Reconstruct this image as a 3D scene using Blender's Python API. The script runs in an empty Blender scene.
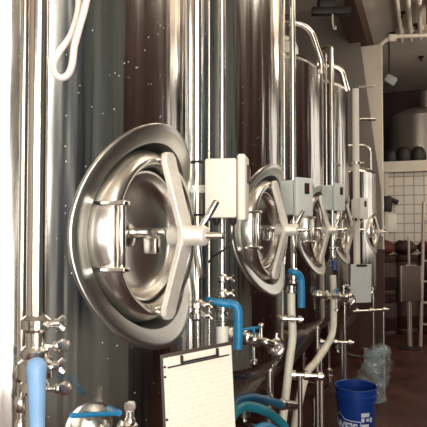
import bpy, bmesh, math, random
from mathutils import Vector as V, Matrix
random.seed(4)
S=bpy.context.scene; C=S.collection
TH=.383; F=523.4; EYE=1.56; PI=math.pi
RT=(math.cos(TH),math.sin(TH)); FW=(-math.sin(TH),math.cos(TH))
def at(px,py,d):            # a point of the room measured from the photograph at depth d metres
    l=(px-213.5)/F*d
    return V((l*RT[0]+d*FW[0], l*RT[1]+d*FW[1], EYE+(229-py)/F*d))
# ---------------------------------------------------------------- materials
def mat(name,col,rough=.5,metal=0,spec=.5,**k):
    m=bpy.data.materials.new(name); m.use_nodes=True; n=m.node_tree.nodes; b=n['Principled BSDF']
    b.inputs['Base Color'].default_value=(*col,1); b.inputs['Roughness'].default_value=rough
    b.inputs['Metallic'].default_value=metal; b.inputs['Specular IOR Level'].default_value=spec
    for a,v in k.items(): b.inputs[a.replace('_',' ')].default_value=v
    return m
def noisy(m,scale=(6,6,6),amount=.25,detail=4,rough=None,bump=0,bscale=None,colors=None):
    t=m.node_tree; n=t.nodes; l=t.links; b=n['Principled BSDF']
    tc=n.new('ShaderNodeTexCoord'); mp=n.new('ShaderNodeMapping'); mp.inputs['Scale'].default_value=scale
    l.new(tc.outputs['Object'],mp.inputs['Vector'])
    no=n.new('ShaderNodeTexNoise'); no.inputs['Detail'].default_value=detail; no.inputs['Scale'].default_value=1
    l.new(mp.outputs['Vector'],no.inputs['Vector'])
    c=b.inputs['Base Color'].default_value[:3]
    cr=n.new('ShaderNodeValToRGB'); e=cr.color_ramp.elements
    if colors: e[0].color=(*colors[0],1); e[1].color=(*colors[1],1)
    else:
        e[0].color=(*[x*(1-amount) for x in c],1); e[1].color=(*[min(1,x*(1+amount)) for x in c],1)
    e[0].position=.3; e[1].position=.7
    l.new(no.outputs['Fac'],cr.inputs['Fac']); l.new(cr.outputs['Color'],b.inputs['Base Color'])
    if rough:
        mr=n.new('ShaderNodeMapRange'); mr.inputs['From Min'].default_value=.3; mr.inputs['From Max'].default_value=.7
        mr.inputs['To Min'].default_value=rough[0]; mr.inputs['To Max'].default_value=rough[1]
        l.new(no.outputs['Fac'],mr.inputs['Value']); l.new(mr.outputs['Result'],b.inputs['Roughness'])
    if bump:
        mp2=n.new('ShaderNodeMapping'); mp2.inputs['Scale'].default_value=bscale or scale; l.new(tc.outputs['Object'],mp2.inputs['Vector'])
        n2=n.new('ShaderNodeTexNoise'); n2.inputs['Scale'].default_value=1; n2.inputs['Detail'].default_value=3; l.new(mp2.outputs['Vector'],n2.inputs['Vector'])
        bp=n.new('ShaderNodeBump'); bp.inputs['Strength'].default_value=1; bp.inputs['Distance'].default_value=bump
        l.new(n2.outputs['Fac'],bp.inputs['Height']); l.new(bp.outputs['Normal'],b.inputs['Normal'])
    return m
def specks(m,col,scale=55,thr=.10):     # dried splashes on the steel
    t=m.node_tree; n=t.nodes; l=t.links; b=n['Principled BSDF']
    tc=n.new('ShaderNodeTexCoord'); vo=n.new('ShaderNodeTexVoronoi'); vo.inputs['Scale'].default_value=scale
    l.new(tc.outputs['Object'],vo.inputs['Vector'])
    no=n.new('ShaderNodeTexNoise'); no.inputs['Scale'].default_value=3.2; l.new(tc.outputs['Object'],no.inputs['Vector'])
    mu=n.new('ShaderNodeMath'); mu.operation='MULTIPLY'; l.new(no.outputs['Fac'],mu.inputs[0]); mu.inputs[1].default_value=thr*2
    lt=n.new('ShaderNodeMath'); lt.operation='LESS_THAN'; l.new(vo.outputs['Distance'],lt.inputs[0]); l.new(mu.outputs[0],lt.inputs[1])
    mul=n.new('ShaderNodeMath'); mul.operation='MULTIPLY'; gt=n.new('ShaderNodeMath'); gt.operation='GREATER_THAN'
    l.new(vo.outputs['Color'],gt.inputs[0]); gt.inputs[1].default_value=.72
    l.new(lt.outputs[0],mul.inputs[0]); l.new(gt.outputs[0],mul.inputs[1])
    mx=n.new('ShaderNodeMix'); mx.data_type='RGBA'; l.new(mul.outputs[0],mx.inputs['Factor'])
    src=b.inputs['Base Color'].links[0].from_socket; l.new(src,mx.inputs['A']); mx.inputs['B'].default_value=(*col,1)
    l.new(mx.outputs['Result'],b.inputs['Base Color'])
    s1=n.new('ShaderNodeMath'); s1.operation='SUBTRACT'; s1.inputs[0].default_value=1; l.new(mul.outputs[0],s1.inputs[1]); l.new(s1.outputs[0],b.inputs['Metallic'])
    return m
STEEL=noisy(mat('tank_steel',(.52,.51,.49),.16,1),(26,26,.45),.26,rough=(.10,.27),bump=.016,bscale=(7,7,.55))
specks(STEEL,(.75,.8,.85),scale=70,thr=.10)
CONE=noisy(mat('cone_steel',(.42,.40,.38),.25,1),(8,8,2),.2,rough=(.2,.35))
BRUSH=noisy(mat('brushed_steel',(.70,.68,.64),.3,1),(60,60,3),.02,rough=(.25,.26))
FLANGE=noisy(mat('satin_steel',(.66,.66,.63),.3,1),(60,60,3),.02,rough=(.28,.29))
POL=noisy(mat('polished_steel',(.80,.77,.71),.2,1),(30,30,3),.03,rough=(.19,.22))
ARM=noisy(mat('sanded_steel',(.86,.82,.75),.5,.45),(20,20,60),.06,rough=(.42,.55))
FIT=noisy(mat('fitting_steel',(.72,.70,.66),.2,1),(30,30,30),.1,rough=(.14,.28))
CREAM=noisy(mat('cream_plastic',(.80,.76,.68),.45),(10,10,10),.03)
BOXM=noisy(mat('grey_plastic',(.60,.64,.62),.45),(10,10,10),.04)  # grey also carries the weaker light on the middle control boxes
BOX2=noisy(mat('pale_plastic',(.80,.79,.72),.45),(10,10,10),.04)
BLACK=noisy(mat('black_rubber',(.02,.015,.016),.5),(20,20,20),.2)
SWITCH=noisy(mat('red_switch',(.10,.012,.012),.3),(20,20,20),.2)
BLUE=noisy(mat('blue_grip',(.015,.20,.42),.35),(20,20,20),.12)
HAZEBLUE=noisy(mat('hazed_blue_grip',(.22,.40,.66),.4),(20,20,20),.1)  # haze and overexposure painted into the blue of the grip
DBLUE=noisy(mat('dark_blue_grip',(.02,.06,.22),.35),(20,20,20),.1)
HOSE=noisy(mat('milky_hose',(.72,.70,.60),.35,Subsurface_Weight=.2),(8,8,3),.08)
CORD=noisy(mat('cream_hose',(.80,.72,.65),.45),(15,15,15),.05)
TEAL=noisy(mat('teal_hose',(.012,.14,.19),.35),(12,12,12),.25)
AZURE=noisy(mat('azure_hose',(.02,.20,.40),.35),(12,12,12),.2)
DAZURE=noisy(mat('dark_azure_hose',(.012,.085,.17),.35),(12,12,12),.2)
BOARD=noisy(mat('dark_board',(.06,.045,.04),.5),(12,12,12),.3)
WALLG=noisy(mat('grey_plaster',(.25,.22,.195),.8),(1.2,1.2,1.2),.08,bump=.004,bscale=(20,20,20))
WALLD=noisy(mat('maroon_brick_paint',(.060,.020,.018),.6),(2,2,2),.3,bump=.004,bscale=(12,12,12))
WHITE=noisy(mat('white_paint',(.74,.68,.58),.6),(3,3,3),.05)
CEIL=noisy(mat('ceiling_paint',(.62,.55,.48),.8),(1.5,1.5,1.5),.1)
WOOD=noisy(mat('dark_beam_wood',(.055,.020,.011),.6),(9,1.2,9),.35)
DARK=noisy(mat('dark_iron',(.018,.012,.012),.5),(9,9,9),.3)
MAROON=noisy(mat('maroon_crate',(.035,.010,.009),.6),(7,7,7),.4)
FLOOR=noisy(mat('wet_floor',(.055,.014,.010),.4),(3,3,3),.35,rough=(.35,.6),bump=.003,bscale=(14,14,14))
KET=noisy(mat('kettle_steel',(.33,.29,.26),.4,.6),(4,4,.6),.12,rough=(.3,.45))
BUCK=noisy(mat('blue_bucket',(.008,.045,.26),.3),(5,5,5),.1)
PRINT=noisy(mat('white_print',(.62,.70,.78),.5),(40,40,40),.04)
ALU=noisy(mat('ladder_metal',(.40,.34,.31),.4,.5),(20,20,20),.1)
PANELB=noisy(mat('cabinet_brown',(.10,.07,.06),.5),(5,5,5),.1)
GLASS=mat('sight_glass',(.9,.95,.95),.05,0,.5,Transmission_Weight=.9,IOR=1.3)
TEALPANEL=noisy(mat('grey_green_panel',(.19,.245,.26),.6),(2,2,2),.1)
PALEBAND=noisy(mat('pale_band',(.42,.46,.45),.5),(2,2,2),.08)
NAVY=noisy(mat('navy_backdrop',(.035,.07,.12),.5),(2,2,6),.5)
def film():
    m=mat('clear_film',(.50,.66,.72),.18,0,.6,Alpha=.5); m.node_tree.nodes['Principled BSDF'].inputs['Transmission Weight'].default_value=.0
    t=m.node_tree; n=t.nodes; l=t.links; b=n['Principled BSDF']
    tc=n.new('ShaderNodeTexCoord'); no=n.new('ShaderNodeTexNoise'); no.inputs['Scale'].default_value=11; no.inputs['Detail'].default_value=5
    l.new(tc.outputs['Object'],no.inputs['Vector'])
    mr=n.new('ShaderNodeMapRange'); mr.inputs['From Min'].default_value=.35; mr.inputs['From Max'].default_value=.7; mr.inputs['To Min'].default_value=.0; mr.inputs['To Max'].default_value=.5
    l.new(no.outputs['Fac'],mr.inputs['Value']); l.new(mr.outputs['Result'],b.inputs['Alpha'])
    bp=n.new('ShaderNodeBump'); bp.inputs['Distance'].default_value=.03; l.new(no.outputs['Fac'],bp.inputs['Height']); l.new(bp.outputs['Normal'],b.inputs['Normal'])
    return m
FILM=film()
def paper():
    m=mat('log_sheet',(.84,.80,.71),.7); t=m.node_tree; n=t.nodes; l=t.links; b=n['Principled BSDF']
    tc=n.new('ShaderNodeTexCoord'); sp=n.new('ShaderNodeSeparateXYZ'); l.new(tc.outputs['Object'],sp.inputs[0])
    def lines(sock,freq,w):
        a=n.new('ShaderNodeMath'); a.operation='MULTIPLY'; l.new(sock,a.inputs[0]); a.inputs[1].default_value=freq
        f=n.new('ShaderNodeMath'); f.operation='FRACT'; l.new(a.outputs[0],f.inputs[0])
        g=n.new('ShaderNodeMath'); g.operation='LESS_THAN'; l.new(f.outputs[0],g.inputs[0]); g.inputs[1].default_value=w; return g.outputs[0]
    h=lines(sp.outputs['Z'],75,.12)
    mp=n.new('ShaderNodeMapping'); mp.inputs['Scale'].default_value=(160,160,70); l.new(tc.outputs['Object'],mp.inputs['Vector'])
    no=n.new('ShaderNodeTexNoise'); no.inputs['Scale'].default_value=1; no.inputs['Detail'].default_value=2; l.new(mp.outputs['Vector'],no.inputs['Vector'])
    g=n.new('ShaderNodeMath'); g.operation='GREATER_THAN'; l.new(no.outputs['Fac'],g.inputs[0]); g.inputs[1].default_value=.58
    h2=lines(sp.outputs['Z'],75,.5); mu=n.new('ShaderNodeMath'); mu.operation='MULTIPLY'; l.new(g.outputs[0],mu.inputs[0]); l.new(h2,mu.inputs[1])
    mx=n.new('ShaderNodeMath'); mx.operation='MAXIMUM'; l.new(h,mx.inputs[0]); l.new(mu.outputs[0],mx.inputs[1])
    sc=n.new('ShaderNodeMath'); sc.operation='MULTIPLY'; l.new(mx.outputs[0],sc.inputs[0]); sc.inputs[1].default_value=.22
    c=n.new('ShaderNodeMix'); c.data_type='RGBA'; l.new(sc.outputs[0],c.inputs['Factor']); c.inputs['A'].default_value=(.84,.79,.69,1); c.inputs['B'].default_value=(.35,.38,.38,1)
    l.new(c.outputs['Result'],b.inputs['Base Color']); return m
PAPER=paper()
def tiles():
    m=mat('square_tiles',(.6,.6,.55),.3); t=m.node_tree; n=t.nodes; l=t.links; b=n['Principled BSDF']
    tc=n.new('ShaderNodeTexCoord'); mp=n.new('ShaderNodeMapping'); mp.inputs['Rotation'].default_value=(PI/2,0,0)
    l.new(tc.outputs['Object'],mp.inputs['Vector'])
    br=n.new('ShaderNodeTexBrick'); br.offset=0; br.inputs['Scale'].default_value=1; br.inputs['Brick Width'].default_value=.15; br.inputs['Row Height'].default_value=.15
    br.inputs['Mortar Size'].default_value=.009; br.inputs['Color1'].default_value=(.66,.60,.50,1); br.inputs['Color2'].default_value=(.60,.55,.47,1); br.inputs['Mortar'].default_value=(.30,.25,.21,1)
    l.new(mp.outputs['Vector'],br.inputs['Vector']); l.new(br.outputs['Color'],b.inputs['Base Color']); return m
TILE=tiles()
# ---------------------------------------------------------------- mesh builder
def frame(ax):
    ax=V(ax).normalized(); up=V((0,0,1)) if abs(ax.z)<.95 else V((0,1,0))
    a=up.cross(ax).normalized(); return a, ax.cross(a).normalized(), ax
class MB:
    def __init__(s): s.v=[]; s.f=[]
    def grid(s,rings,close=True,caps=True):
        b=len(s.v); n=len(rings[0])
        for r in rings: s.v+= [tuple(p) for p in r]
        for i in range(len(rings)-1):
            for j in range(n if close else n-1):
                k=(j+1)%n; s.f.append((b+i*n+j,b+i*n+k,b+(i+1)*n+k,b+(i+1)*n+j))
        if caps and close:
            s.f.append(tuple(b+j for j in range(n-1,-1,-1))); e=b+(len(rings)-1)*n; s.f.append(tuple(e+j for j in range(n)))
        return s
    def lathe(s,o,ax,prof,n=24,caps=True):   # prof: (radius, distance along the axis)
        a,b,c=frame(ax); o=V(o); R=[]
        for r,h in prof: R.append([o+c*h+(a*math.cos(2*PI*j/n)+b*math.sin(2*PI*j/n))*max(r,1e-4) for j in range(n)])
        return s.grid(R,True,caps)
    def rod(s,p,q,r,n=14,bev=.0):
        p,q=V(p),V(q); L=(q-p).length; e=min(bev or r*.15,L*.3)
        return s.lathe(p,q-p,[(r-e,0),(r,e),(r,L-e),(r-e,L)],n)
    def tube(s,pts,r,n=12,smooth=0):
        pts=[V(p) for p in pts]
        if smooth:
            q=[]; P=[pts[0]*2-pts[1]]+pts+[pts[-1]*2-pts[-2]]
            for i in range(1,len(P)-2):
                for k in range(smooth):
                    t=k/smooth; a,b,c,d=P[i-1:i+3]
                    q.append(.5*((2*b)+(c-a)*t+(2*a-5*b+4*c-d)*t*t+(3*b-a-3*c+d)*t**3))
            pts=q+[pts[-1]]
        R=[]; tprev=None; A=None
        for i,p in enumerate(pts):
            t=(pts[min(i+1,len(pts)-1)]-pts[max(i-1,0)]).normalized()
            if A is None: A=frame(t)[0]
            else: A=(A-t*A.dot(t)).normalized()
            B=t.cross(A); rr=r(i/(len(pts)-1)) if callable(r) else r
            R.append([p+(A*math.cos(2*PI*j/n)+B*math.sin(2*PI*j/n))*rr for j in range(n)])
        return s.grid(R)
    def bend(s,pts,r,rad=.06,n=12,k=6):      # straight runs joined with round elbows
        pts=[V(p) for p in pts]; out=[pts[0]]
        for i in range(1,len(pts)-1):
            a,b,c=pts[i-1:i+2]; u=(a-b).normalized(); w=(c-b).normalized(); q=min(rad,(a-b).length*.49,(c-b).length*.49)
            for j in range(k+1):
                t=j/k; out.append((b+u*q)*(1-t)**2+b*2*t*(1-t)+(b+w*q)*t*t)
        return s.tube(out+[pts[-1]],r,n)
    def box(s,c,size,M=None,bev=0,seg=2):
        bm=bmesh.new(); bmesh.ops.create_cube(bm,size=1)
        for v in bm.verts: v.co=V((v.co.x*size[0],v.co.y*size[1],v.co.z*size[2]))
        if bev: bmesh.ops.bevel(bm,geom=bm.edges[:],offset=bev,segments=seg,profile=.5,affect='EDGES')
        b=len(s.v); c=V(c)
        for v in bm.verts: s.v.append(tuple((M@v.co if M else v.co)+c))
        bm.verts.index_update()
        for f in bm.faces: s.f.append(tuple(b+v.index for v in f.verts))
        bm.free(); return s
    def prism(s,poly,d,o=(0,0,0),X=(1,0,0),Y=(0,0,1)):   # outline poly in the X/Y plane pushed d along X x Y
        X,Y,o=V(X),V(Y),V(o); N=X.cross(Y).normalized()*d; b=len(s.v); n=len(poly)
        for t in (0,1):
            for x,y in poly: s.v.append(tuple(o+X*x+Y*y+N*t))
        s.f.append(tuple(b+j for j in range(n-1,-1,-1))); s.f.append(tuple(b+n+j for j in range(n)))
        for j in range(n): k=(j+1)%n; s.f.append((b+j,b+k,b+n+k,b+n+j))
        return s
    def ball(s,c,r,n=12,sx=1,sz=1):
        pr=[(r*math.sin(PI*i/8),-r*sz*math.cos(PI*i/8)) for i in range(9)]
        return s.lathe(c,(0,0,1),pr,n)
    def build(s,name,m,parent=None,angle=40,origin=None):
        o0=V(origin) if origin is not None else V((0,0,0))
        me=bpy.data.meshes.new(name); me.from_pydata([tuple(V(p)-o0) for p in s.v],[],s.f); me.validate()
        bm=bmesh.new(); bm.from_mesh(me); bmesh.ops.recalc_face_normals(bm,faces=bm.faces); bm.to_mesh(me); bm.free()
        for p in me.polygons: p.use_smooth=True
        me.set_sharp_from_angle(angle=math.radians(angle)); me.materials.append(m)
        o=bpy.data.objects.new(name,me); C.objects.link(o); o.location=o0
        if parent: o.parent=parent
        return o
def tag(o,label,cat,group=None):
    o['label']=label; o['category']=cat
    if group: o['group']=group
    return o
def thing(name,loc,label,cat,group=None,rz=0):
    o=bpy.data.objects.new(name,None); C.objects.link(o); o.location=loc; o.rotation_euler=(0,0,rz); o.empty_display_size=.1
    return tag(o,label,cat,group)
def struct(name,mb,m,parent=None):
    o=mb.build(name,m,parent)
    if not parent: o['kind']='structure'
    return o
class Rel:   # builds parts in world space under an Empty standing at loc (no rotation)
    def __init__(s,name,loc,label,cat,group=None): s.loc=V(loc); s.root=thing(name,loc,label,cat,group)
    def part(s,name,mb,m,parent=None,label=None,angle=40):
        mb.v=[tuple(V(p)-s.loc) for p in mb.v]; o=mb.build(name,m,parent or s.root,angle)
        if label: o['label']=label
        return o
# ---------------------------------------------------------------- room
def slab(x0,x1,y0,y1,z0,z1): return MB().box(((x0+x1)/2,(y0+y1)/2,(z0+z1)/2),(x1-x0,y1-y0,z1-z0))
XL,XR,YN,YF,ZC=-2.15,2.3,-4,12.0,4.55
struct('floor',slab(XL-.2,XR+.2,YN-.2,YF+.2,-.1,0),FLOOR)
struct('ceiling',slab(XL-.2,XR+.2,YN-.2,YF+.2,ZC,ZC+.1),CEIL)
struct('wall_left',slab(XL-.15,XL,YN,YF,0,ZC),WALLG)
w=slab(XR,XR+.15,YN,-3.6,0,ZC)
w.box((XR+.075,-2.2,(4.2+ZC)/2),(.15,2.8,ZC-4.2))
w.box((XR+.075,2.65,ZC/2),(.15,6.9,ZC))
w.box((XR+.075,7.55,.55),(.15,2.9,1.1)); w.box((XR+.075,7.55,(3.6+ZC)/2),(.15,2.9,ZC-3.6))
w.box((XR+.075,10.5,ZC/2),(.15,3,ZC))
struct('wall_right',w,WALLD)
w=slab(XL,-.8,YN-.15,YN,0,ZC); w.box(((1.6+XR)/2,YN-.075,ZC/2),(XR-1.6,.15,ZC)); w.box((.4,YN-.075,.45),(2.4,.15,.9)); w.box((.4,YN-.075,(3.1+ZC)/2),(2.4,.15,ZC-3.1)); struct('wall_near',w,WALLD)
fr=MB()
for x in (-.8,.4,1.6): fr.box((x,YN,2.0),(.07,.08,2.2))
for z in (.9,3.1): fr.box((.4,YN,z),(2.4,.08,.07))
struct('window_2',fr,WHITE)
struct('wall_far',slab(XL,XR,YF,YF+.15,0,ZC),WALLD)
# loading door frame and far window frame on the right wall, both behind or beside the camera
fr=MB()
for y in (-3.6,-.8): fr.box((XR-.02,y,2.1),(.08,.1,4.2))
fr.box((XR-.02,-2.2,4.22),(.08,2.9,.1)); struct('door_1',fr,WHITE)
fr=MB()
for y in (6.1,7.07,8.03,9.0): fr.box((XR+.02,y,2.35),(.08,.06,2.5))
for z in (1.1,2.35,3.6): fr.box((XR+.02,7.55,z),(.08,2.9,.06))
struct('window_1',fr,WHITE)
struct('added_panel',slab(XR-.06,XR-.002,.8,2.15,0,4.2),TEALPANEL)  # unseen panel added for the teal-grey reflection in the nearest tank
struct('added_strip',slab(XR-.05,XR-.002,-.72,-.08,0,4.2),TEALPANEL)  # pale strip out of view, added only to show in the steel
# grey partition behind the last tank, its white pier, beam, mezzanine and tiled wall
PY=7.05
def onY(px,Y):            # x of the point seen at column px on the plane y=Y
    a=TH-math.atan((px-213.5)/F); return -math.tan(a)*Y
def zat(py,X,Y): return EYE+(229-py)/F*(-X*math.sin(TH)+Y*math.cos(TH))
xa=onY(361,PY); xb=onY(381,PY); z1=zat(38,xa,PY); z2=zat(190,xb,PY)
sl=(xb-xa)/(z2-z1)
poly=[(XL,0),(xb+.03,0),(xb,z2),(xa,z1),(xa-(ZC-z1)*.45,ZC),(XL,ZC)]
struct('wall_back',MB().prism(poly,.12,(0,PY+.12,0),(1,0,0),(0,0,1)),WALLG)
struct('trim_8',slab(XL,onY(384,PY),PY-.03,PY,0,1.30),WALLD)
struct('trim_1',slab(onY(355,7.3),onY(383.5,7.3),7.22,7.4,0,4.015),WHITE)
struct('trim_2',slab(-.90,-.67,1.2,9.0,4.02,4.32),WOOD)
MY=8.9
struct('wall_mezzanine',slab(-.75,XR,MY,MY+.12,0,2.46),TILE)
struct('trim_3',slab(-.75,XR,MY-.09,MY+.2,2.47,2.64),WHITE)
struct('trim_4',slab(-.75,XR,MY+.2,YF,2.47,2.62),CEIL)
struct('trim_5',slab(onY(385,MY-.05),onY(388.5,MY-.05),MY-.12,MY-.03,0,2.45),WHITE)
struct('trim_6',slab(.05,.30,7.2,7.45,4.28,ZC-.0),WOOD)
# ---------------------------------------------------------------- tanks
R=.6
MC={}
def surf(y,R=R): return math.sqrt(max(R*R-y*y,0))
def manway(root,zc,K=1):
    """manway in tank axes: outward normal +x, y away from the viewer, z up"""
    def ring(rho,off,s,p,n=96):
        out=[]
        for j in range(n):
            t=2*PI*j/n; y=rho*K*R*math.cos(t); z=rho*K*R*math.sin(t)
            x=(surf(y)+off*R)*(1-s)+(R+p*R)*s
            out.append((x,y,z))
        return out
    def add(key,fn,m,parent,angle=50):
        if (key,K) not in MC:
            mb=fn(); o=mb.build(key.strip(),m,parent,angle); MC[(key,K)]=o.data
        else:
            o=bpy.data.objects.new(key.strip(),MC[(key,K)]); C.objects.link(o); o.parent=parent
        return o
    P=[(.534,-.01,0,0),(.5375,.006,0,0),(.536,.013,0,0),(.531,.015,0,0),(.505,.006,0,0),(.475,-.006,0,0),(.447,-.019,0,0),(.444,-.05,.12,-.15),(.438,-.06,.5,-.26),(.434,0,1,-.30)]
    c=add('manway_collar',lambda:MB().grid([ring(*p) for p in P],True,False),FLANGE,root); c.location=(0,0,zc)
    def neck():
        pr=[(.436,-.27),(.433,-.19),(.427,-.135),(.417,-.09),(.403,-.055),(.386,-.034),(.367,-.025),(.350,-.029),(.338,-.043),(.330,-.075),(.326,-.16)]
        return MB().lathe((R,0,0),(1,0,0),[(r*R*K,h*R) for r,h in pr],96,False)
    c=add('manway_neck',neck,BRUSH,root); c.location=(0,0,zc)
    def door():
        pr=[(.324,-.25),(.322,-.105),(.316,-.092),(.306,-.095),(.300,-.115)]
        pr+=[(.295*math.cos(a),-.12-.085*math.sin(a)) for a in [i*PI/2/12 for i in range(1,13)]]
        return MB().lathe((R,0,0),(1,0,0),[(r*R*K,h*R) for r,h in pr],96,False)
    d=add('manway_door',door,BRUSH,root); d.location=(0,0,zc)
    def hand():
        m=MB(); x=R*1.0; y=-.375*R*K
        m.rod((x,y,-.148*R),(x,y,.148*R),.0115,16)
        for z in (-.135,.135):
            m.box((x-.055*R,y,z*R),(.17*R,.028,.012),None,.003)
        return m
    h=add('pull_handle',hand,POL,d)
    def hinge():
        m=MB(); m.rod((R*.80,0,.015*R),(R*1.0,0,.015*R),.0140,18); m.box((R*.925,0,-.03),(.07*R,.03,.045),None,.004); m.rod((R*.99,0,.012*R),(R*1.03,0,.012*R),.010,12); m.lathe((R*.79,0,0),(1,0,0),[(.035,0),(.032,.010),(.018,.014)],24); return m
    add('clevis',hinge,FIT,d)
    # yoke: a flat bar from rim to rim bowed out to the hub
    def yoke():
        m=MB(); w=.066; t=.015
        zz=[-.40,-.38,-.345,-.20,-.03,.03,.20,.345,.38,.40]; xx=[1.008,1.009,1.012,1.05,1.095,1.095,1.05,1.012,1.009,1.008]; ww=[.42,.85,1,1,1,1,1,1,.85,.42]
        R_=[]
        for z,x,k in zip(zz,xx,ww):
            z*=R*K; x*=R; h=w*k/2; c_=.003
            R_.append([(x-t,-h,z),(x-t,h,z),(x-c_,h,z),(x,h-c_,z),(x,-h+c_,z),(x-c_,-h,z)])
        m.grid(R_,True,True); return m
    y=add('clamp_yoke',yoke,ARM,root,35); y.location=(.012 if K!=1 else 0,0,zc)
    def pin(s):
        return lambda:MB().lathe((R*.925,0,s*.372*R*K),(1,0,0),[(.0115,0),(.0135,.003),(.0135,.015),(.0165,.017),(.0165,.025),(.0135,.027),(.0135,.044),(.0115,.046)],16)
    add('pivot_pin',pin(1),FIT,y); add('pivot_pin ',pin(-1),FIT,y)
    def hub():
        m=MB(); r=.030
        m.lathe((R,0,0),(1,0,0),[(.02,.00),(r,.006),(r,.048),(r*1.06,.052),(r*1.06,.062),(r*.93,.066),(r*.93,.108),(r*.8,.114),(.012,.116)],28); return m
    add('hub',hub,ARM,y)
    add('spindle',lambda:MB().rod((R*.8,0,0),(R*1.275,0,0),.0095,14,.003),POL,y)
    def lev(a,ln,tilt):
        def f():
            u=V((tilt,math.cos(a),math.sin(a))).normalized(); o=V((R*1.14,0,0)); return MB().rod(o,o+u*ln,.0095,14,.004)
        return f
    add('hand_lever',lev(math.radians(74),.112,.50),FIT,y)
    add('hand_lever ',lev(math.radians(-86),.118,.10),FIT,y)
def leg_mb(R,z,i):
    a=i*PI/2; r=R-.035; m=MB(); p=V((r*math.cos(a),r*math.sin(a),0))
    m.rod(p+V((0,0,.03)),p+V((0,0,z-.0)),.019,16); m.lathe(p,(0,0,1),[(.045,0),(.045,.012),(.02,.03)],16)
    m.rod(p+V((0,0,z-.07)),p+V((0,0,z-.03)),.030,16)
    return m
def tank(X,Y,R_,zt,label,scale=1,zc=EYE-.004,rz=-.073,zb=.93,K=1):
    root=thing('fermentation_tank',(X,Y,0),label,'tank','stainless fermenters in a row',rz); r=R_
    # shell with the round manway opening
    fine=[math.radians(-45+1.25*i) for i in range(73)]; rest=[math.radians(45+4.5*i) for i in range(1,60)]
    T=fine+rest
    zw=.36*scale; zs=[zb]
    nb=max(2,int((zc-zw-zb)/.08)); zs=[zb+(zc-zw-zb)*i/nb for i in range(nb)]
    zs+=[zc-zw+2*zw*i/56 for i in range(57)]
    nt=max(2,int((zt-zc-zw)/.12)); zs+=[zc+zw+(zt-zc-zw)*i/nt for i in range(1,nt+1)]
    m=MB(); n=len(T)
    for z in zs:
        for t in T: m.v.append((r*math.cos(t),r*math.sin(t),z))
    for i in range(len(zs)-1):
        for j in range(n):
            k=(j+1)%n; q=(i*n+j,i*n+k,(i+1)*n+k,(i+1)*n+j); bad=False
            for a in q:
                x,y,z=m.v[a]
                if x>0 and math.hypot(y,z-zc)<.492*r*K: bad=True
            if not bad: m.f.append(q)
    m.build('shell',STEEL,root,60)
    m=MB().lathe((0,0,zb),(0,0,1),[(r,0),(r*.998,-.012),(r*.99,-.024),(r*.975,-.042),(.07,-(zb-.24)),(.055,-(zb-.22)),(.055,-(zb-.16))],72); m.build('cone',CONE,root,30)
    m=MB().lathe((0,0,zt),(0,0,1),[(r,0),(r*1.004,.004),(r*.985,.03),(r*.9,.07),(r*.7,.115),(r*.4,.145),(r*.15,.152),(.01,.153)],72); m.build('dome',STEEL,root,50)
    for i in range(4): leg_mb(r,zb-.0,i).build('leg',POL,root)
    m=MB().bend([(0,0,.2),(0,0,.1),(r*.75,-.12,.1),(r*.75,-.12,.22)],.022,.06); m.lathe((r*.75,-.12,.2),(0,0,1),[(.022,0),(.034,.006),(.034,.02),(.022,.026)],16); m.build('outlet_pipe',POL,root)
    if scale==1: manway(root,zc,K)
    else:
        e=bpy.data.objects.new('manway',None); C.objects.link(e); e.parent=root
        k=bpy.data.objects[:]
        manway(root,zc)
        for o in bpy.data.objects:
            if o not in k and o.parent==root: o.scale=(scale,)*3
        bpy.data.objects.remove(e)
    return root
TX=-1.275; TXS=[-1.275,-1.275,-1.275,-1.265]; TY=[1.345,2.562,3.77,5.06]
T1=tank(TX,TY[0],R,2.86,'nearest and largest-looking steel fermenter, filling the left, with the big manway in full view',1,EYE-.018,-.045,.93,.97)
T2=tank(TXS[1],TY[1],R,2.86,'second steel fermenter along the row, its manway beside the cream control box',1,EYE-.004,-.10)
T3=tank(TXS[2],TY[2],R,EYE+1.13,'third steel fermenter, domed top showing under the bent pipe')
T4=tank(TXS[3],TY[3],R,EYE+1.30,'fourth steel fermenter, top showing left of the slanted white pier')
T5=tank(-.968,6.3,.45,EYE+.62,'fifth and smallest steel fermenter at the end of the row',.75,EYE-.03)
# top fittings of the tanks (sitting on the domes)
def topfit(root,x,y,z,pts,r,rad=.08):
    m=MB().bend(pts,r,rad); m.build('vent_pipe',POL,root)
    m=MB().lathe((x,y,z-.04),(0,0,1),[(.055,0),(.055,.06),(.07,.065),(.07,.085),(.055,.09),(.055,.14),(.03,.15)],20); m.build('top_port',FIT,root)
zt=EYE+1.13
topfit(T3,.2,-.2,zt+.13,[(.2,-.2,zt+.1),(.2,-.2,zt+.30),(.47,-.22,zt+.30),(.57,-.15,zt+.26),(.62,-.05,zt+.05),(.62,-.05,zt-.04)],.020,.1)
MB().lathe((.42,-.15,zt+.05),(0,0,1),[(.06,0),(.06,.09),(.045,.13),(.02,.14)],18).build('relief_valve',CREAM,T3)
m=MB().box((.33,-.05,zt+.17),(.07,.16,.10),None,.01); m.rod((.25,.1,zt+.22),(.40,-.15,zt+.22),.02); m.build('top_bracket',FIT,T3)
zt=EYE+1.30
topfit(T4,.2,-.1,zt+.13,[(.2,-.1,zt+.1),(.2,-.1,zt+.24),(.45,-.1,zt+.24),(.56,-.05,zt+.2),(.60,0,zt+.0)],.030,.1)
MB().lathe((.35,-.25,zt+.06),(0,0,1),[(.06,0),(.06,.12),(.045,.15),(.02,.16)],18).build('relief_valve',CREAM,T4)
zt=EYE+.62
topfit(T5,.0,-.1,zt+.13,[(.0,-.1,zt+.1),(.0,-.1,zt+.36),(.33,0,zt+.36),(.40,0,zt+.30),(.40,0,zt+.02)],.016,.06)
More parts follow.
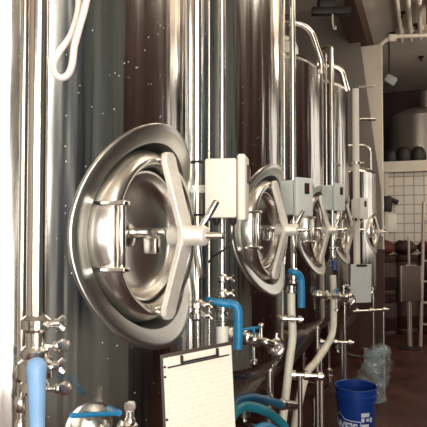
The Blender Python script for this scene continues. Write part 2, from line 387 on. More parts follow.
MB().lathe((-.1,-.25,zt+.08),(0,0,1),[(.11,0),(.13,.03),(.13,.10),(.08,.15),(.03,.16)],20).build('relief_valve',CREAM,T5)
# ---------------------------------------------------------------- fittings
def clamp(mb,p,ax,r):            # ferrule pair with its hinged clamp ring
    p=V(p); mb.lathe(p,ax,[(r,-.016),(r*1.25,-.012),(r*1.55,-.008),(r*1.55,.008),(r*1.25,.012),(r,.016)],20)
def wing(mb,p,ax,side,r):        # wing nut bolt standing beside the clamp
    p=V(p); sd=V(side).normalized(); a=V(ax).normalized(); o=p+sd*r*1.6
    mb.rod(o-a.cross(sd)*.02,o+a.cross(sd)*.026,.005,8); e=o+sd*.012
    mb.rod(o,o+sd*.018,.008,10); mb.tube([e-a*.013+sd*.012,e,e+a*.013+sd*.012],.0048,8,3)
def vpipe(px,d,zt,zb,r,label,clamps=(),bends=None,mt=POL,name='process_pipe',cat='pipe',group=None,brackets=()):
    p=at(px,229,d); p.z=0
    g=Rel(name,(p.x,p.y,zb),label,cat,group)
    pts=[(p.x,p.y,zt),(p.x,p.y,zb)]
    if bends: pts=[V(q)+V((p.x,p.y,0)) for q in bends[0]]+pts+[V(q)+V((p.x,p.y,0)) for q in bends[1]]
    g.part('pipe',MB().bend(pts,r,.07,18),mt)
    for z in clamps:
        m=MB(); clamp(m,(p.x,p.y,z),(0,0,1),r); c=g.part('clamp',m,FIT)
        m=MB(); wing(m,(p.x,p.y,z),(0,0,1),(RT[0],RT[1],0),r); g.part('wing_nut',m,FIT,c)
    for (z,dirn,L) in brackets:
        q=V(dirn).normalized(); m=MB().rod((p.x,p.y,z)+q*0 if False else V((p.x,p.y,z)),V((p.x,p.y,z))+q*L,.007,8); m.lathe((p.x,p.y,z),(0,0,1),[(r+.001,-.012),(r+.006,-.01),(r+.006,.01),(r+.001,.012)],16,False); g.part('bracket',m,FIT)
    g.p=p; g.r=r; return g
def valve(g,z,r,handle_m,hdir,drop,reach=.045,hlabel='blue grip',w=.014,out=None,path=None,rad=None):
    """butterfly valve body in the pipe with a bent lever hanging from its stem"""
    p=V((g.p.x,g.p.y,z)); h=V((hdir[0],hdir[1],0)).normalized()
    m=MB().lathe(p,(0,0,1),[(r*1.1,-.045),(r*1.5,-.038),(r*1.5,-.026),(r*1.25,-.02),(r*1.75,-.014),(r*1.75,.014),(r*1.25,.02),(r*1.5,.026),(r*1.5,.038),(r*1.1,.045)],22)
    m.rod(p-h*r*2.0,p+h*(r*1.75+reach*.5),.009,12)
    for k in (-1,1): m.rod(p+V((0,0,k*.014))-h*r*1.2+V((h.y,-h.x,0))*r*1.4,p+V((0,0,k*.014))-h*r*1.2-V((h.y,-h.x,0))*r*1.4,.005,8)
    b=g.part('valve_body',m,FIT)
    a=p+h*(r*1.75+reach*.3)+V((0,0,.006)); e=p+h*(r*1.75+reach)+V((0,0,.002)); f=e+V((0,0,-drop))+h*.006
    m=MB(); m.tube([a,(a*.4+e*.6),e,e+(f-e)*.12,e+(f-e)*.3,e+(f-e)*.7,f],lambda t:w*(.75+.45*t if t<.55 else 1.0-.12*(t-.55)),12,3)
    if path: m=MB().tube(path,rad,14,4)
    g.part('lever_grip',m,handle_m,b,hlabel)
    return b
tc=lambda X,Y,px,d:None
# ---- left pipes by the camera
g=vpipe(37,1.0,4.3,.0,.0182,'thick vertical steel pipe at far left with haze-paled blue valve lever',clamps=(1.565-.17-.014,1.30))
zz=EYE-(350-229)/F*1.0
valve(g,EYE-(368-229)/F*1.0,.0182,HAZEBLUE,(-FW[0]*.0+RT[0]*.1-FW[0]*1,RT[1]*.1-FW[1]*1),.21,.018,'haze-paled blue grip',.015,path=[at(38,362,.95),at(38,366,.935),at(38,375,.93),at(38.5,395,.93),at(39,425,.93),at(39.5,455,.93)],rad=lambda t:.009+.0095*min(1,t*6) if t<.17 else .0185-.008*(t-.17))
p=g.p
for z,k in ((EYE-(345-229)/F,.047),(EYE-(387-229)/F,.05)):
    m=MB(); q=V((p.x,p.y,z)); rr=V((RT[0],RT[1],0)); m.rod(q,q+rr*k,.005,10); m.lathe(q+rr*(k+.006)-V((0,0,0)),(FW[0],FW[1],.3),[(.007,-.006),(.012,-.005),(.012,.005),(.007,.006)],14,True)
    m.ball(q+rr*(k-.008),.009)
    g.part('side_fitting',m,FIT)
g=vpipe(23,1.06,4.3,.0,.0085,'thin vertical steel pipe just left of the thick far-left pipe',clamps=(1.27,1.21,1.165))
# ---- CIP pipes between the first and second tank
za=lambda py,d:EYE+(229-py)/F*d
g=vpipe(197,1.75,4.3,.0,.0162,'thick vertical pipe left of the cream control box, with black straps',clamps=(za(304,1.75),za(315,1.75)))
m=MB()
for y in (162,215): m.lathe((g.p.x,g.p.y,za(y,1.75)),(0,0,1),[(.0165,-.004),(.0205,-.004),(.0205,.004),(.0165,.004)],18,False); m.rod(V((g.p.x,g.p.y,za(y,1.75)))-V((*FW,0))*.02,V((g.p.x,g.p.y,za(y,1.75)))-V((*FW,0))*.02+V((*RT,0))*.022,.003,6)
g.part('strap',m,BLACK)
g2=vpipe(222,1.95,4.3,.0,.0130,'vertical pipe behind the cream control box with bright blue valve lever below',clamps=(za(278,1.95),za(293,1.95)))
valve(g2,za(306,1.95),.0150,BLUE,(RT[0]*.95-FW[0]*.35,RT[1]*.95-FW[1]*.35),.165,.036,'bright blue grip',.0155,path=[at(207,299,1.90),at(213,301,1.89),at(224,303,1.89),at(233,304,1.90),at(237.5,309,1.90),at(238,320,1.90),at(238,335,1.90),at(237.5,348,1.90)],rad=lambda t:.011+.0055*min(1,t*2.2))
m=MB().lathe((g2.p.x,g2.p.y,za(325,1.95)),(0,0,1),[(.021,-.10),(.023,-.095),(.023,.0),(.02,.005)],20); g2.part('white_sleeve',m,CREAM)
m=MB()
for k in range(3): m.lathe((g2.p.x,g2.p.y,za(318+3*k,1.95)),(0,0,1),[(.02,-.004),(.026,-.003),(.026,.003),(.02,.004)],18)
g2.part('hose_clamp',m,FIT)
vpipe(209,1.9,4.3,.0,.0045,'thin rod-like tube between the two pipes behind the cream box')
# ---- pipe by tank 3's box
g=vpipe(293.3,2.95,4.3,EYE-.30,.0170,'dark-looking vertical pipe rising past the second control box, blue lever below',clamps=(),bends=([],[]))
valve(g,za(276,2.95),.016,BLUE,(RT[0]*.9-FW[0]*.5,RT[1]*.9-FW[1]*.5),.165,.022,'bright blue grip',.0185,path=[at(289,271,2.9),at(293,272,2.88),at(298,274,2.89),at(300.5,279,2.9),at(301,290,2.9),at(301,307,2.9)],rad=lambda t:.013+.007*min(1,t*2.2))
vpipe(284.5,3.0,4.3,EYE-.2,.0075,'slim bright pipe along the right edge of the second fermenter')
g=vpipe(332.5,4.2,za(46,4.2),za(262,4.2),.019,'vertical pipe with a gooseneck top between third and fourth fermenters',clamps=(za(248,4.2),),bends=([(-.13,.10,za(60,4.2)),(-.11,.08,za(43,4.2)),(-.03,.02,za(43,4.2))],[]))
valve(g,za(262,4.2),.018,DBLUE,(-FW[0],-FW[1]),.06,.03,'dark blue grip',.022)
vpipe(327,4.0,za(52,4.0),EYE+.2,.006,'thin conduit left of the gooseneck pipe')
g=vpipe(356.5,4.75,za(88,4.75),za(296,4.75),.030,'fat white plastic pipe in front of the fourth fermenter, carrying a hung log sheet',mt=CREAM,clamps=(za(163,4.75),),bends=([],[]))
for ya,yb,rr in ((86,85,.010),(119,119,.016)):
    m=MB().rod(at(360,ya,4.75),at(376,yb,4.85),rr); g.part('side_arm',m,FIT)
# ---- horizontal overhead CIP line holding the left cord
m=MB().rod(at(40,-75,.92)-V((*RT,0))*.5,at(40,-75,.92)+V((*RT,0))*.35,.012); 
# ---- control boxes
def cbox(name_label,pc,vd,h,wd,dp,bodym,sw=True,glands=True):
    """pc: centre; vd: camera-frame direction of the front; the lid faces vd"""
    f=V((RT[0]*vd[0]+FW[0]*vd[1],RT[1]*vd[0]+FW[1]*vd[1],0)).normalized(); s=V((0,0,1)).cross(f)
    M=Matrix((f,s,V((0,0,1)))).transposed()
    g=Rel('control_box',pc-V((0,0,h/2)),name_label,'control box','plastic control boxes on the pipes')
    L=lambda x,y,z: pc+M@V((x,y,z))
    g.part('housing',MB().box(L(-.013,0,-.002),(dp-.03,wd*.94,h*.90),M,.006),bodym)
    g.part('lid',MB().box(L(dp/2-.012,0,0),(.026,wd,h),M,.007,3),bodym)
    if sw:
        o=g.part('switch_plate',MB().box(L(dp/2+.003,.012,h*.22),(.006,wd*.26,h*.28),M,.001),BLACK)
        g.part('switch',MB().box(L(dp/2+.0075,.012,h*.22),(.006,wd*.14,h*.17),M,.001),SWITCH,o)
    if glands:
        for k in (-.035,.02):
            m=MB().lathe(L(k,0,-h*.45),(0,0,-1),[(.012,0),(.012,.012),(.009,.02),(.005,.026)],12); o=g.part('cable_gland',m,BLACK)
    return g,L
bp=at(222.5,187,1.84)
g,L=cbox('cream control box nearest the camera, strapped to the thick pipe',at(227,188.5,1.72),(.985,-.17),.212,.12,.132,CREAM)  # cream holds the stronger light here; same plastic as the next boxes
m=MB().box(L(-.10,.0,0),(.10,.003,.026),Matrix((V((*RT,0)),V((*FW,0)),V((0,0,1)))).transposed(),.001); g.part('mounting_strap',m,BOXM)
a=L(.02,0,-.115); m=MB().tube([a,a+V((0,0,-.03)),a+V((-.01,-.01,-.07)),a+V((-.05,-.01,-.10)),a+V((-.08,.02,-.11)),V((*at(209,262,1.86),))],.004,8,5); g.part('power_cable',m,BLACK)
g,L=cbox('control box shaded grey with dark red switch, second along the row',at(296,197.5,2.72),(.62,-.78),.198,.125,.125,BOXM)  # same plastic as the cream box, dimmer light painted into its colour
g,L=cbox('smaller-looking control box shaded grey with red switch, third along the row',at(333.3,197.5,3.72),(.66,-.75),.195,.12,.12,BOXM)
g,L=cbox('farthest control box, beside the fat white pipe',at(359.5,208.5,4.60),(.70,-.72),.185,.12,.10,BOX2)
# ---- hanging cord loop, hung on an overhead rail
pts=[at(76,-90,.90),at(76,-20,.90),at(77,5,.90),at(70,32,.90),at(58,50,.895),at(52,62,.89),at(53,72,.885),at(60,77,.88),at(67,73,.878),at(71,62,.876),at(73,45,.874),at(78,25,.872),at(84,2,.87),at(86,-20,.87),at(80,-90,.90)]
o=MB().tube(pts,.0060,12,5).build('hanging_hose',CORD,None,60,at(60,76,.88)); tag(o,'thin cream hose hanging in a loop in front of the nearest fermenter','hose')
m=MB().rod(at(30,-93,.90),at(120,-93,.90),.012); m.rod(at(34,-93,.90),at(34,-93,.90)+V((0,0,2.4)),.006); m.rod(at(116,-93,.90),at(116,-93,.90)+V((0,0,2.4)),.006)
tag(m.build('hanging_rail',POL,None,40,at(78,-93,.9)),'steel rail above the nearest fermenter that carries the cream hose loop','rail')
# ---- clipboards
def clipboard(tl,tr,h,label,lean=.0,paperm=PAPER,boardm=BOARD,tiny=False,clipm=BLACK):
    x=(tr-tl); w=x.length; x=x.normalized(); n=x.cross(V((0,0,1))).normalized()      # towards the viewer
    y=(V((0,0,1))-n*lean).normalized(); y=(y-x*y.dot(x)).normalized(); n=x.cross(y)
    M=Matrix((x,n,y)).transposed(); c=(tl+tr)/2-y*(h/2)
    g=Rel('clipboard',c-y*h/2,label,'clipboard'); L=lambda a,b,d:c+M@V((a,b,d))
    g.part('board',MB().box(L(0,0,0),(w,.004,h),M,.001),boardm)
    # page lies in its own axes so its ruled lines follow it
    g.part('log_sheet',MB().box(L(.001,.0035,-h*.012),(w*.955,.002,h*.965),M),paperm)
    if not tiny:
        m=MB(); m.box(L(.0,.008,h/2-.034),(w*.86,.004,.0035),M,.001)
        m.box(L(0,.010,h/2-.028),(w*.52,.006,.0045),M,.001)
        for k in (-1,1): m.box(L(k*w*.25,.011,h/2-.020),(.006,.008,.022),M,.002)
        g.part('clip',m,clipm)
        m=MB()
        for z in (.40,.32,-.02,-.25): m.box(L(-w*.462,.0052,h*z),(.006,.0012,.006),M,.002)
        g.part('punched_holes',m,BLACK)
    else: g.part('clip',MB().box(L(0,.009,h/2-.012),(w*.5,.01,.02),M,.003),DARK if clipm is BLACK else clipm)
    return g
clipboard(at(160.5,354,1.355),at(231,340.5,1.50),.315,'clipboard with a filled-in log sheet hanging below the big manway',.06)
clipboard(at(350.5,264,4.55),at(371,264,4.62),.335,'small hanging clipboard with blank-looking sheet on the fat white pipe',0,BOXM,BOXM,True)
# ---- sample valves low on tank fronts
def samplevalve(tx,ty,az,z,label,big=False):
    n=V((math.cos(az),math.sin(az),0)); t=V((-math.sin(az),math.cos(az),0)); o=V((tx,ty,z))+n*R; up=V((0,0,1))
    g=Rel('sample_valve',o,label,'valve')
    m=MB().lathe(o-n*.012,n,[(.026,0),(.026,.03),(.038,.034),(.038,.048),(.026,.052),(.024,.075)],24)
    body=o+n*.10; m.lathe(body,n,[(.018,-.03),(.030,-.026),(.030,-.014),(.024,-.01),(.024,.012),(.032,.016),(.032,.028),(.018,.032)],20)
    g.part('valve_body',m,FIT)
    m=MB().bend([body+n*.03,body+n*.075,body+n*.075+t*.022+up*-.010,body+n*.075+t*.045-up*.02],.017,.03,14); 
    m.rod(body-up*.02,body-up*.085,.008,10); m.lathe(body-up*.085,-up,[(.008,0),(.017,.006),(.017,.02),(.01,.026)],14)
    m.rod(body+n*.05+up*.01,body+n*.05+up*.06,.0075,10); m.ball(body+n*.05+up*.065,.012)
    g.part('outlet_elbow',m,FIT)
    e=body+n*.085+t*.055-up*.028; ax=(-V((*FW,0))*.8+t*.2).normalized()
    m=MB().lathe(e,ax,[(.02,-.02),(.040,-.014),(.040,.004),(.033,.010),(.030,.006),(.022,.004),(.019,.012),(.012,.012),(.008,.006),(.001,.006)],28)
    m.rod(e+up*.035,e+up*.06,.006,8); m.rod(e-up*.03,e-up*.06+t*.012,.007,8)
    g.part('end_clamp',m,FIT)
    m=MB().tube([body+up*.045+t*.03,body+up*.047-t*.02,body+up*.044-t*.08],.0065,10,3); m.rod(body+up*.02,body+up*.045,.006,8)
    g.part('lever',m,BLUE,None,'blue lever')
    return g
samplevalve(TXS[1],TY[1],-.58,za(337,2.3),'steel valve assembly with round clamp low on the second fermenter')
samplevalve(TXS[2],TY[2],-.05,za(300,3.45),'small steel valve assembly low on the third fermenter')
samplevalve(TXS[3],TY[3],.10,za(290,4.8),'tiny steel valve assembly low on the fourth fermenter')
# nearest tank's sample port: round disc, blue lever, upright fitting
o=at(100,430,1.075); nn=V((math.cos(-.42),math.sin(-.42),0)); g=Rel('sample_valve',o,'round sample port with a level blue lever at the bottom of the nearest fermenter','valve')
o.z=1.085; c=V((TX,TY[0],o.z))+V((math.cos(-.49),math.sin(-.49),0))*R; nn=(c-V((TX,TY[0],o.z))).normalized(); tt=V((-nn.y,nn.x,0)); up=V((0,0,1))
m=MB().lathe(c-nn*.004,nn,[(.062,0),(.062,.006),(.058,.008),(.056,.006),(.022,.006),(.022,.03),(.032,.034),(.032,.045),(.02,.05),(.018,.08)],36); g.part('port_plate',m,BRUSH)
b=c+nn*.070+tt*.012; m=MB().bend([c+nn*.03,c+nn*.070-tt*.003,b+tt*.03],.015,.03,14); m.lathe(b+tt*.03,tt,[(.015,0),(.026,.004),(.026,.016),(.016,.02),(.016,.04)],18); g.part('valve_body',m,FIT)
lq=at(120,411,1.13); m=MB().tube([lq,at(100,412,1.07),at(73,413.5,1.0)],.0050,10,3); m.rod(lq-up*.0+tt*.0,V((b.x,b.y,lq.z-.02)),.007,10); g.part('lever',m,BLUE,None,'blue lever')
m=MB(); q=b+tt*.055; m.rod(q-up*.04,q+up*.045,.010,12); m.lathe(q+up*.055,-V((*FW,0)),[(.006,-.006),(.014,-.005),(.014,.005),(.006,.006)],16); m.ball(q+up*.02,.014); g.part('stem_fitting',m,FIT)
# ---- manifolds (short horizontal pipes with posts) between the tanks
def manifold(pa,pb,posts,label,r=.016):
    a,b=V(pa),V(pb); g=Rel('manifold_pipe',(a.x,a.y,0),label,'pipe')
    u=(b-a); L=u.length; un=u.normalized(); g.part('header',MB().rod(a,b,r*.8,14),POL)
    for k in (.12,.5,.88): g.part('clamp',MB().lathe(a+u*k,un,[(r,-.016),(r*1.6,-.012),(r*1.6,.012),(r,.016)],16),FIT)
    for t,bend in posts:
        p=a+u*t; pts=[p]
        if bend: pts+=[V((p.x,p.y,p.z*.38)),V((p.x,p.y,p.z*.28))+un*bend,V((p.x,p.y,0))+un*bend]
        else: pts+=[V((p.x,p.y,0))]
        g.part('post',MB().bend(pts,r*.85,.05,14),POL)
    return g
manifold(at(288,373,2.86),at(323,375,2.86),[(.32,-.05),(.93,0)],'horizontal pipe with clamps on two posts between the second and third fermenters')
manifold(at(316,340.5,4.3),at(353,342,4.3),[(.12,-.06),(.68,0)],'horizontal clamped pipe on posts left of the blue bucket')
manifold(at(352,311,5.0),at(388,309,5.0),[(.85,0)],'farthest horizontal clamped pipe, standing before the small end fermenter')
# short stub fittings
def stub(px,py,d,w,label):
    a,b=at(px,py,d),at(px+w,py+1,d); m=MB().rod(a,b,.009*d/2.9+.002,10)
    for k in (.15,.5,.85): m.lathe(a+(b-a)*k,(b-a),[(.01,-.01),(.021,-.008),(.021,.008),(.01,.01)],12)
    return m
# ---- hoses
def hose(name,pts,r,m,label,group=None,n=14,ends=None):
    g=Rel(name,V((pts[-1].x,pts[-1].y,0)),label,'hose',group); g.part('tube',MB().tube(pts,r,n,6),m)
    for (a,b) in ends or []:
        mm=MB(); a=V(a); b=V(b); mm.lathe(a,b-a,[(r*.9,0),(r*1.35,.006),(r*1.35,.02),(r*1.1,.024),(r*1.1,(b-a).length)],18); g.part('coupling',mm,FIT)
    return g
P=at
h=hose('milky_hose',[P(291,289,2.93),P(291,310,2.9),P(292,335,2.87),P(289,358,2.84),P(286,385,2.82),P(283,410,2.8),P(279,440,2.75),P(275,470,2.7),P(262,515,2.7),P(240,522,2.7)],.0225,HOSE,'milky hose hanging straight down below the blue lever by the second fermenter',ends=[(P(291,294,2.92),P(291,286,2.93))])
m=stub(281,318,2.86,22,''); h.part('side_tee',m,FIT)
g=hose('milky_hose',[P(332.5,275,4.15),P(333,300,4.12),P(332,330,3.95),P(325,346,3.75),P(314,362,3.55),P(306,372,3.4),P(298,400,3.3),P(292,440,3.25),P(290,478,3.2),P(300,482,3.2)],.026,HOSE,'milky hose running down and slanting left in front of the third fermenter')
g=hose('blue_hose',[P(222,470,2.15),P(226,420,2.2),P(236,401,2.28),P(250,396,2.36),P(268,399,2.48),P(280,402.5,2.54)],.020,DAZURE,'dark blue hose with a steel coupling, uppermost beside the clipboard',ends=[(P(280,402.5,2.54),P(294,404,2.6))])
g=hose('blue_hose',[P(224,480,2.08),P(228,425,2.1),P(240,406,2.15),P(256,406,2.22),P(272,414,2.30),P(285,428,2.38),P(290,460,2.35),P(280,520,2.35),P(240,560,2.35)],.021,TEAL,'teal hose arching down beside the clipboard')
g=hose('blue_hose',[P(236,500,2.05),P(242,450,2.05),P(254,430,2.1),P(267,425,2.2),P(277,436,2.3),P(282,480,2.3),P(280,560,2.3)],.020,AZURE,'lowest bright blue hose loop at the bottom edge of the photo')
# ---- bucket
def bucket():
    d=4.0; c=at(354.5,385,d); zb_=0; H=.38
    c.z=0; g=Rel('bucket',c,'round blue plastic bucket with white lettering on the floor','bucket')
    r0,r1=.130,.150
    pr=[(.0,.004),(r0-.004,.0),(r0,.006),(r0+(r1-r0)*.55,H*.66),(r1-.004,H*.74),(r1+.006,H*.745),(r1+.006,H*.757),(r1-.002,H*.765),(r1,H*.84),(r1+.008,H*.845),(r1+.008,H*.86),(r1+.001,H*.87),(r1+.003,H*.965),(r1+.009,H*.975),(r1+.009,H*.995),(r1+.004,H),(r1-.003,H*.99),(r1-.005,H*.9),(r0-.005,.012),(.0,.010)]
    g.part('pail',MB().lathe(c,(0,0,1),pr,56,False),BUCK,None,None,35)
    # lettering: text bent round the wall
    fa=math.atan2(-c.y,-c.x)       # azimuth facing the aisle viewer
    def wrap(mesh,z0,az0,name,m):
        mb=MB()
        for v in mesh.vertices:
            z=z0+v.co.y; rr=r0+(r1-r0)*.55*min(z/(H*.66),1)+.0012+v.co.z; a=az0+v.co.x/rr
            mb.v.append((c.x+rr*math.cos(a),c.y+rr*math.sin(a),z))
        for p in mesh.polygons: mb.f.append(tuple(p.vertices))
        return g.part(name,mb,m)
    cu=bpy.data.curves.new('t','FONT'); cu.body="LOWE'S"; cu.size=.085; cu.align_x='CENTER'; cu.extrude=.0006; cu.offset=.0022; cu.resolution_u=3
    to=bpy.data.objects.new('t',cu); C.objects.link(to); bpy.context.view_layer.update()
    me=bpy.data.meshes.new_from_object(to.evaluated_get(bpy.context.evaluated_depsgraph_get())); bpy.data.objects.remove(to)
    wrap(me,.075,fa-1.0,'lettering',PRINT)
    # gable-shaped outline over the lettering
    def strip(pl,w,name,m,az):
        bm=bmesh.new(); 
        for (x0,y0),(x1,y1) in zip(pl,pl[1:]):
            L=math.hypot(x1-x0,y1-y0); nx,ny=-(y1-y0)/L*w/2,(x1-x0)/L*w/2; N=max(1,int(L/.012))
            for k in range(N):
                a=k/N; b=(k+1)/N; q=[]
                for (t,s) in ((a,-1),(b,-1),(b,1),(a,1)): q.append(bm.verts.new((x0+(x1-x0)*t+nx*s,y0+(y1-y0)*t+ny*s,.0004)))
                bm.faces.new(q)
        me=bpy.data.meshes.new('s'); bm.to_mesh(me); bm.free(); return wrap(me,.075,az,name,m)
    strip([(-.17,-.02),(-.17,.075),(-.055,.080),(.0,.118),(.055,.080),(.17,.075),(.17,-.02)],.006,'gable_outline',PRINT,fa-1.0)
    # printed notice panel with little symbols
    for (x,y,w,h) in ((0,.125,.066,.030),(-.02,.088,.022,.030),(.018,.088,.026,.022),(0,.045,.060,.026)):
        strip([(x-w/2,y),(x+w/2,y)],h,'notice_print',PRINT,fa+.50)
    strip([(-.012,.085),(.012,.085)],.034,'notice_print',PRINT,fa+.86)
    m=MB(); a0=fa+PI/2
    pts=[c+V((math.cos(a0)*(r1+.01),math.sin(a0)*(r1+.01),H*.86))]
    for k in range(1,12):
        t=k/12*PI; pts.append(c+V((math.cos(a0+t)*(r1+.016),math.sin(a0+t)*(r1+.016),H*.86-.10*math.sin(t))))
    pts.append(c+V((-math.cos(a0)*(r1+.01),-math.sin(a0)*(r1+.01),H*.86)))
    g.part('bail_handle',MB().tube(pts,.003,8,2),FIT)
bucket()
# ---- crumpled clear plastic sheeting behind the bucket
def bag():
    c=at(371,398,4.75); c.z=0; m=MB(); rings=[]; H=.50
    rnd=random.Random(7); n=28
    for i in range(17):
        t=i/16; z=.02+H*t; r=.15*(1-.45*t)*(1-.9*max(0,t-.9)/.1)+.01
        if i==0: r=.13
        ph=rnd.random()*6; off=V((RT[0],RT[1],0))*(-.07+.16*t)
        rings.append([c+off+V((math.cos(2*PI*j/n),math.sin(2*PI*j/n),0))*r*(1+.16*math.sin(5*2*PI*j/n+ph)+.10*math.sin(3*2*PI*j/n+2*ph)+.08*rnd.random())+V((0,0,z+.012*rnd.random())) for j in range(n)])
    m.grid(rings,True,True); o=m.build('plastic_bag',FILM,None,180,(c.x,c.y,0)); tag(o,'crumpled clear plastic bag standing on the floor behind the blue bucket','plastic bag')
bag()
# ---- background
def kettle():
    c=at(421,160,9.7); c.z=2.62; g=Rel('brew_kettle',c,'large grey metal kettle up on the mezzanine at right','kettle'); r=.53; h=za(117,9.7)-2.62
    g.part('body',MB().lathe(c,(0,0,1),[(r*.9,0),(r,.03),(r,h-.06),(r*1.01,h-.05),(r*1.01,h-.02),(r*.9,h+.05),(r*.5,h+.14),(r*.22,h+.17)],48),KET)
    g.part('stack',MB().lathe(c+V((.12,0,h+.12)),(0,0,1),[(.13,0),(.13,.35),(.10,.36)],24),KET)
    g.part('gauge',MB().lathe(c+V((.0,-r,h*.35)),(0,-1,0),[(.07,0),(.07,.06),(.05,.07)],18),CREAM)
kettle()
def keg(px,d,label,zb=0,r=.2,h=.58,m_=MAROON):
    c=at(px,300,d); c.z=zb; g=Rel('keg',c,label,'keg','dark kegs at the end of the aisle')
    g.part('barrel',MB().lathe(c,(0,0,1),[(r*.9,0),(r*.94,.01),(r*.94,.07),(r*.86,.09),(r,.13),(r,h*.45),(r*1.03,h*.47),(r*1.03,h*.5),(r,h*.52),(r,h-.13),(r*.86,h-.09),(r*.8,h-.08),(0.01,h-.075)],32),m_)
    g.part('top_chime',MB().lathe(c,(0,0,1),[(r*.86,h-.09),(r*.94,h-.07),(r*.94,h),(r*.9,h+.004),(r*.88,h),(r*.88,h-.085)],32,False),m_)
    g.part('spear_neck',MB().lathe(c,(0,0,1),[(.035,h-.08),(.035,h-.03),(.028,h-.028)],14),DARK)
keg(382,7.75,'dark keg on the floor at the left of the back stack'); keg(382,7.75,'dark keg stacked on top, left of the pale cabinet edge',.585)
keg(404,7.95,'dark keg on the floor behind the brown cabinet'); keg(404,7.95,'dark keg stacked behind the brown cabinet',.585)
keg(430,8.0,'dark keg at the right edge behind the ladder'); keg(430,8.0,'upper dark keg at the right edge',.585)
def sack(px,py,d,s,label,m_,zb):
    rnd=random.Random(px); c=at(px,py,d); m=MB(); n=16; c.z=zb; rings=[]
    for i in range(9):
        t=i/8; r=s*(math.sin(PI*(.12+.80*t)))**.6
        rings.append([c+V((math.cos(2*PI*j/n)*r*1.1*(1+.12*rnd.random()),math.sin(2*PI*j/n)*r*.8*(1+.12*rnd.random()),t*s*1.3+.02*rnd.random())) for j in range(n)])
    m.grid(rings); tag(m.build('sack',m_,None,70,c),label,'sack','sacks heaped on the kegs')
RED=noisy(mat('rust_red_sack',(.10,.018,.014),.7),(9,9,9),.5)
sack(382,240,7.75,.16,'dark red sack heaped on the left upper keg',RED,1.175); sack(404,240,7.95,.155,'rust red sack on the keg behind the brown cabinet',MAROON,1.175); sack(430,240,8.0,.165,'reddish sack at the right edge above the ladder',RED,1.175)
# brown cabinet on a post
c=at(408.5,283,6.9); M=Matrix((V((*RT,0)),V((*FW,0)),V((0,0,1)))).transposed(); g=Rel('control_cabinet',(c.x,c.y,0),'brown-grey cabinet with pale side edges on a post near the ladder','cabinet')
g.part('housing',MB().box(c,(.25,.14,.46),M,.012),PANELB)
m=MB().box(c-V((*RT,0))*.128-V((*FW,0))*.06,(.012,.03,.47),M,.003); m.box(c+V((*RT,0))*.128-V((*FW,0))*.06,(.012,.03,.47),M,.003); m.box(c+V((0,0,.235))-V((*FW,0))*.06,(.14,.03,.016),M,.003); g.part('edge_trim',m,ALU)
g.part('post',MB().rod((c.x,c.y,.02),(c.x,c.y,c.z-.2),.03),ALU); g.part('base_plate',MB().lathe((c.x,c.y,0),(0,0,1),[(.15,0),(.15,.015),(.03,.03)],20),DARK)
g.part('mast',MB().rod(c+V((0,0,.2)),c+V((0,0,.62)),.016),ALU)
# ladder
a=at(419,345,7.0); a.z=0; t=at(424,236,7.6); t.z=1.95
g=Rel('step_ladder',a,'metal ladder leaning at the right edge of the photo','ladder'); sd=V((*RT,0))*.42
for k in (0,1): g.part('rail',MB().tube([a+sd*k,t+sd*k],.024,8),ALU)
for k in range(1,7):
    p=a+(t-a)*(k/7); g.part('rung',MB().box(p+sd*.5,(.42,.06,.025),M,.004),ALU)
# wall boxes and pipes at the back
c=at(390.5,223,8.45); tag(MB().box(c,(.18,.12,.30),None,.02).build('electrical_box',BOX2,None,40,c),'small pale box fixed in front of the tiled wall beside the white frame','electrical box')
c=at(386.5,204,8.4); m=MB().box(c,(.17,.14,.26),None,.03); m.rod(c+V((0,0,.1)),c+V((.18,0,.02)),.04); tag(m.build('wall_motor',DARK,None,40,c),'small dark pump motor above the pale electrical box','motor')
m=MB().bend([at(377,300,7.0),at(377,35,7.0),at(440,33,7.0)],.026,.36,14,12); g=Rel('white_conduit',at(377,300,7.0),'white conduit rising beside the pier and bending right under the ceiling','conduit'); g.part('pipe',m,WHITE)
g.part('junction_box',MB().box(at(394,36,6.98),(.10,.06,.09),M,.01),WHITE)
for i,(px,lab) in enumerate(((398,'left'),(408,'middle'),(418,'right'))):
    x=onY(px+4,8.0); m=MB().rod((x,2.5,ZC-.06),(x,8.6,ZC-.06),.032,10)
    for y in (4.5,6.6,8.2): m.box((x,y,ZC-.035),(.12,.06,.07),None,.005)
    tag(m.build('ceiling_conduit',WHITE,None,40,(x,2.5,ZC-.03)),lab+'most of three pale conduits running along the ceiling' if i!=1 else 'middle one of three pale conduits running along the ceiling','conduit','ceiling conduits')
for px,py in ((404,10),(394,31),(419,22),(423,55)):
    x=at(px,py,(ZC-EYE)*F/(229-py)); m=MB().lathe((x.x,x.y,ZC),(0,0,-1),[(.05,0),(.05,.015),(.02,.03),(.015,.06),(.03,.07)],14)
    tag(m.build('sprinkler_head',DARK,None,40,(x.x,x.y,ZC-.06)),'small dark sprinkler head on the ceiling, at column %s'%{404:'near the first conduit',394:'just above the conduit bend',419:'near the right edge',423:'farthest back at the right edge'}[px].replace('column ',''),'sprinkler')
c=at(392,79,8.3); g=Rel('floodlight',c,'small pale floodlight tilted on the frame under the mezzanine ceiling','light'); M2=Matrix.Rotation(.6,3,'Y')
g.part('housing',MB().box(c,(.17,.12,.13),M2,.015),BOXM); g.part('arm',MB().rod(c+V((-.02,0,0)),V((c.x-.02,c.y,ZC)),.012),DARK)
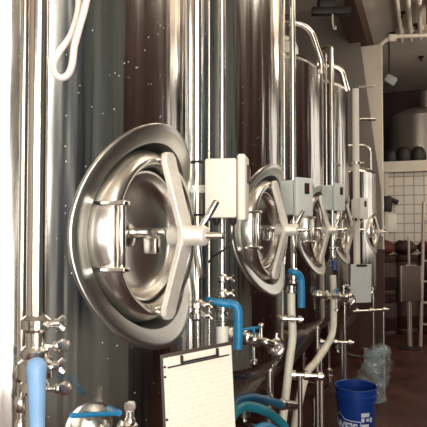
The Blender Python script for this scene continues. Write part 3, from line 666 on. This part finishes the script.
# dark items on the mezzanine edge
for i,(px,s,lab) in enumerate(((392,.10,'dark lumpy bag at the left end of the mezzanine edge'),(405,.115,'dark lumpy bag in the middle of the mezzanine edge'),(419,.11,'dark lumpy bag below the grey kettle gauge'))):
    rnd=random.Random(i); c=at(px,168,8.75); c=V((c.x,MY+.12,2.645)); m=MB(); n=14
    m.grid([[c+V((math.cos(2*PI*j/n)*s*k*(1+.2*rnd.random()),math.sin(2*PI*j/n)*s*.7*k,z*s*1.7)) for j in range(n)] for z,k in ((0,.8),(.3,1),(.75,1),(1.05,.8),(1.25,.5),(1.32,.15))]); tag(m.build('dark_bag',DARK,None,70,c),lab,'bag')
# hung fixture across the beam
a=at(313,9,5.2); b=at(352,9,5.2); g=Rel('hanging_heater',a,'black bar fixture hanging across the wooden beam at top','fixture')
g.part('bar',MB().box((a+b)/2,((b-a).length,.08,.075),M,.01),DARK); g.part('housing',MB().box(at(332,1,5.25),(.26,.14,.13),M,.02),DARK)
g.part('hook',MB().tube([at(334,12,5.15),at(334,20,5.15),at(335,26,5.15),at(337,27,5.15),at(337,24,5.15)],.008,8,3),CREAM)
m=MB()
for q in (at(322,0,5.25),at(340,0,5.25)): m.rod(q,V((q.x,q.y,ZC)),.01)
g.part('hanger_rod',m,DARK)
# ---------------------------------------------------------------- unseen things added for the steel to mirror
m=MB().box((XR-.06,.33,2.5),(.08,.66,3.3),None,.03); tag(m.build('added_backdrop',NAVY,None,40,(XR-.06,.33,.85)),'navy tarp added on the right wall for the nearest fermenter to mirror','backdrop')  # made up for the navy streak mirrored in the nearest shell
struct('added_low_band',slab(XR-.1,XR-.002,-.72,3.2,0,.8),PALEBAND)  # pale band added to lighten the low reflections
# ---------------------------------------------------------------- lights, world, camera
def area(name,loc,rot,sx,sy,e,col):
    l=bpy.data.lights.new(name,'AREA'); l.shape='RECTANGLE'; l.size=sx; l.size_y=sy; l.energy=e; l.color=col
    o=bpy.data.objects.new(name,l); C.objects.link(o); o.location=loc; o.rotation_euler=rot; return o
WARM=(1,.955,.87)
area('daylight_door',(XR+.05,-2.2,2.1),(0,PI/2,0),4.15,2.75,290,WARM)
area('daylight_window',(XR+.14,7.55,2.35),(0,PI/2,0),2.45,2.85,20,(1,.9,.78))
area('daylight_rear_window',(.4,YN-.1,2.0),(PI/2,0,0),2.4,2.2,110,WARM)
lw=bpy.data.lights
for y,e in ((-1.0,16),(3.2,18),(6.6,20)):
    area('fill_lamp',(1.2,y,ZC-.72),(0,0,0),.25,1.2,e,(1,.88,.72)); area('fill_lamp_up',(1.2,y,ZC-.58),(PI,0,0),.25,1.2,e*2.4,(1,.88,.72))  # unseen fill lamps added for ambient; the upward one brightens the ceiling
    m=MB().box((1.2,y,ZC-.65),(.32,1.3,.10),None,.01)
    m.rod((1.2,y,ZC-.6),(1.2,y,ZC),.008,6); tag(m.build('fill_lamp_housing',WHITE,None,40,(1.2,y,ZC)),{-1.0:'unseen white strip light added as fill behind the camera',3.2:'unseen white strip light added as fill beside the tanks',6.6:'unseen white strip light added as fill at the aisle end'}[y],'lamp')  # housings added with the fill lamps
wd=bpy.data.worlds.new('World'); S.world=wd; wd.use_nodes=True; bg=wd.node_tree.nodes['Background']; bg.inputs[0].default_value=(1,.95,.87,1); bg.inputs[1].default_value=1.0
cam=bpy.data.cameras.new('Camera'); co=bpy.data.objects.new('Camera',cam); C.objects.link(co); S.camera=co
cam.sensor_width=36; cam.lens=36*F/427; cam.clip_start=.02; cam.clip_end=60
co.location=(0,0,EYE); co.rotation_euler=(PI/2+math.atan(15.5/F),0,TH)
S.view_settings.view_transform='Standard'; S.view_settings.look='None'; S.view_settings.exposure=0.0; S.view_settings.gamma=1
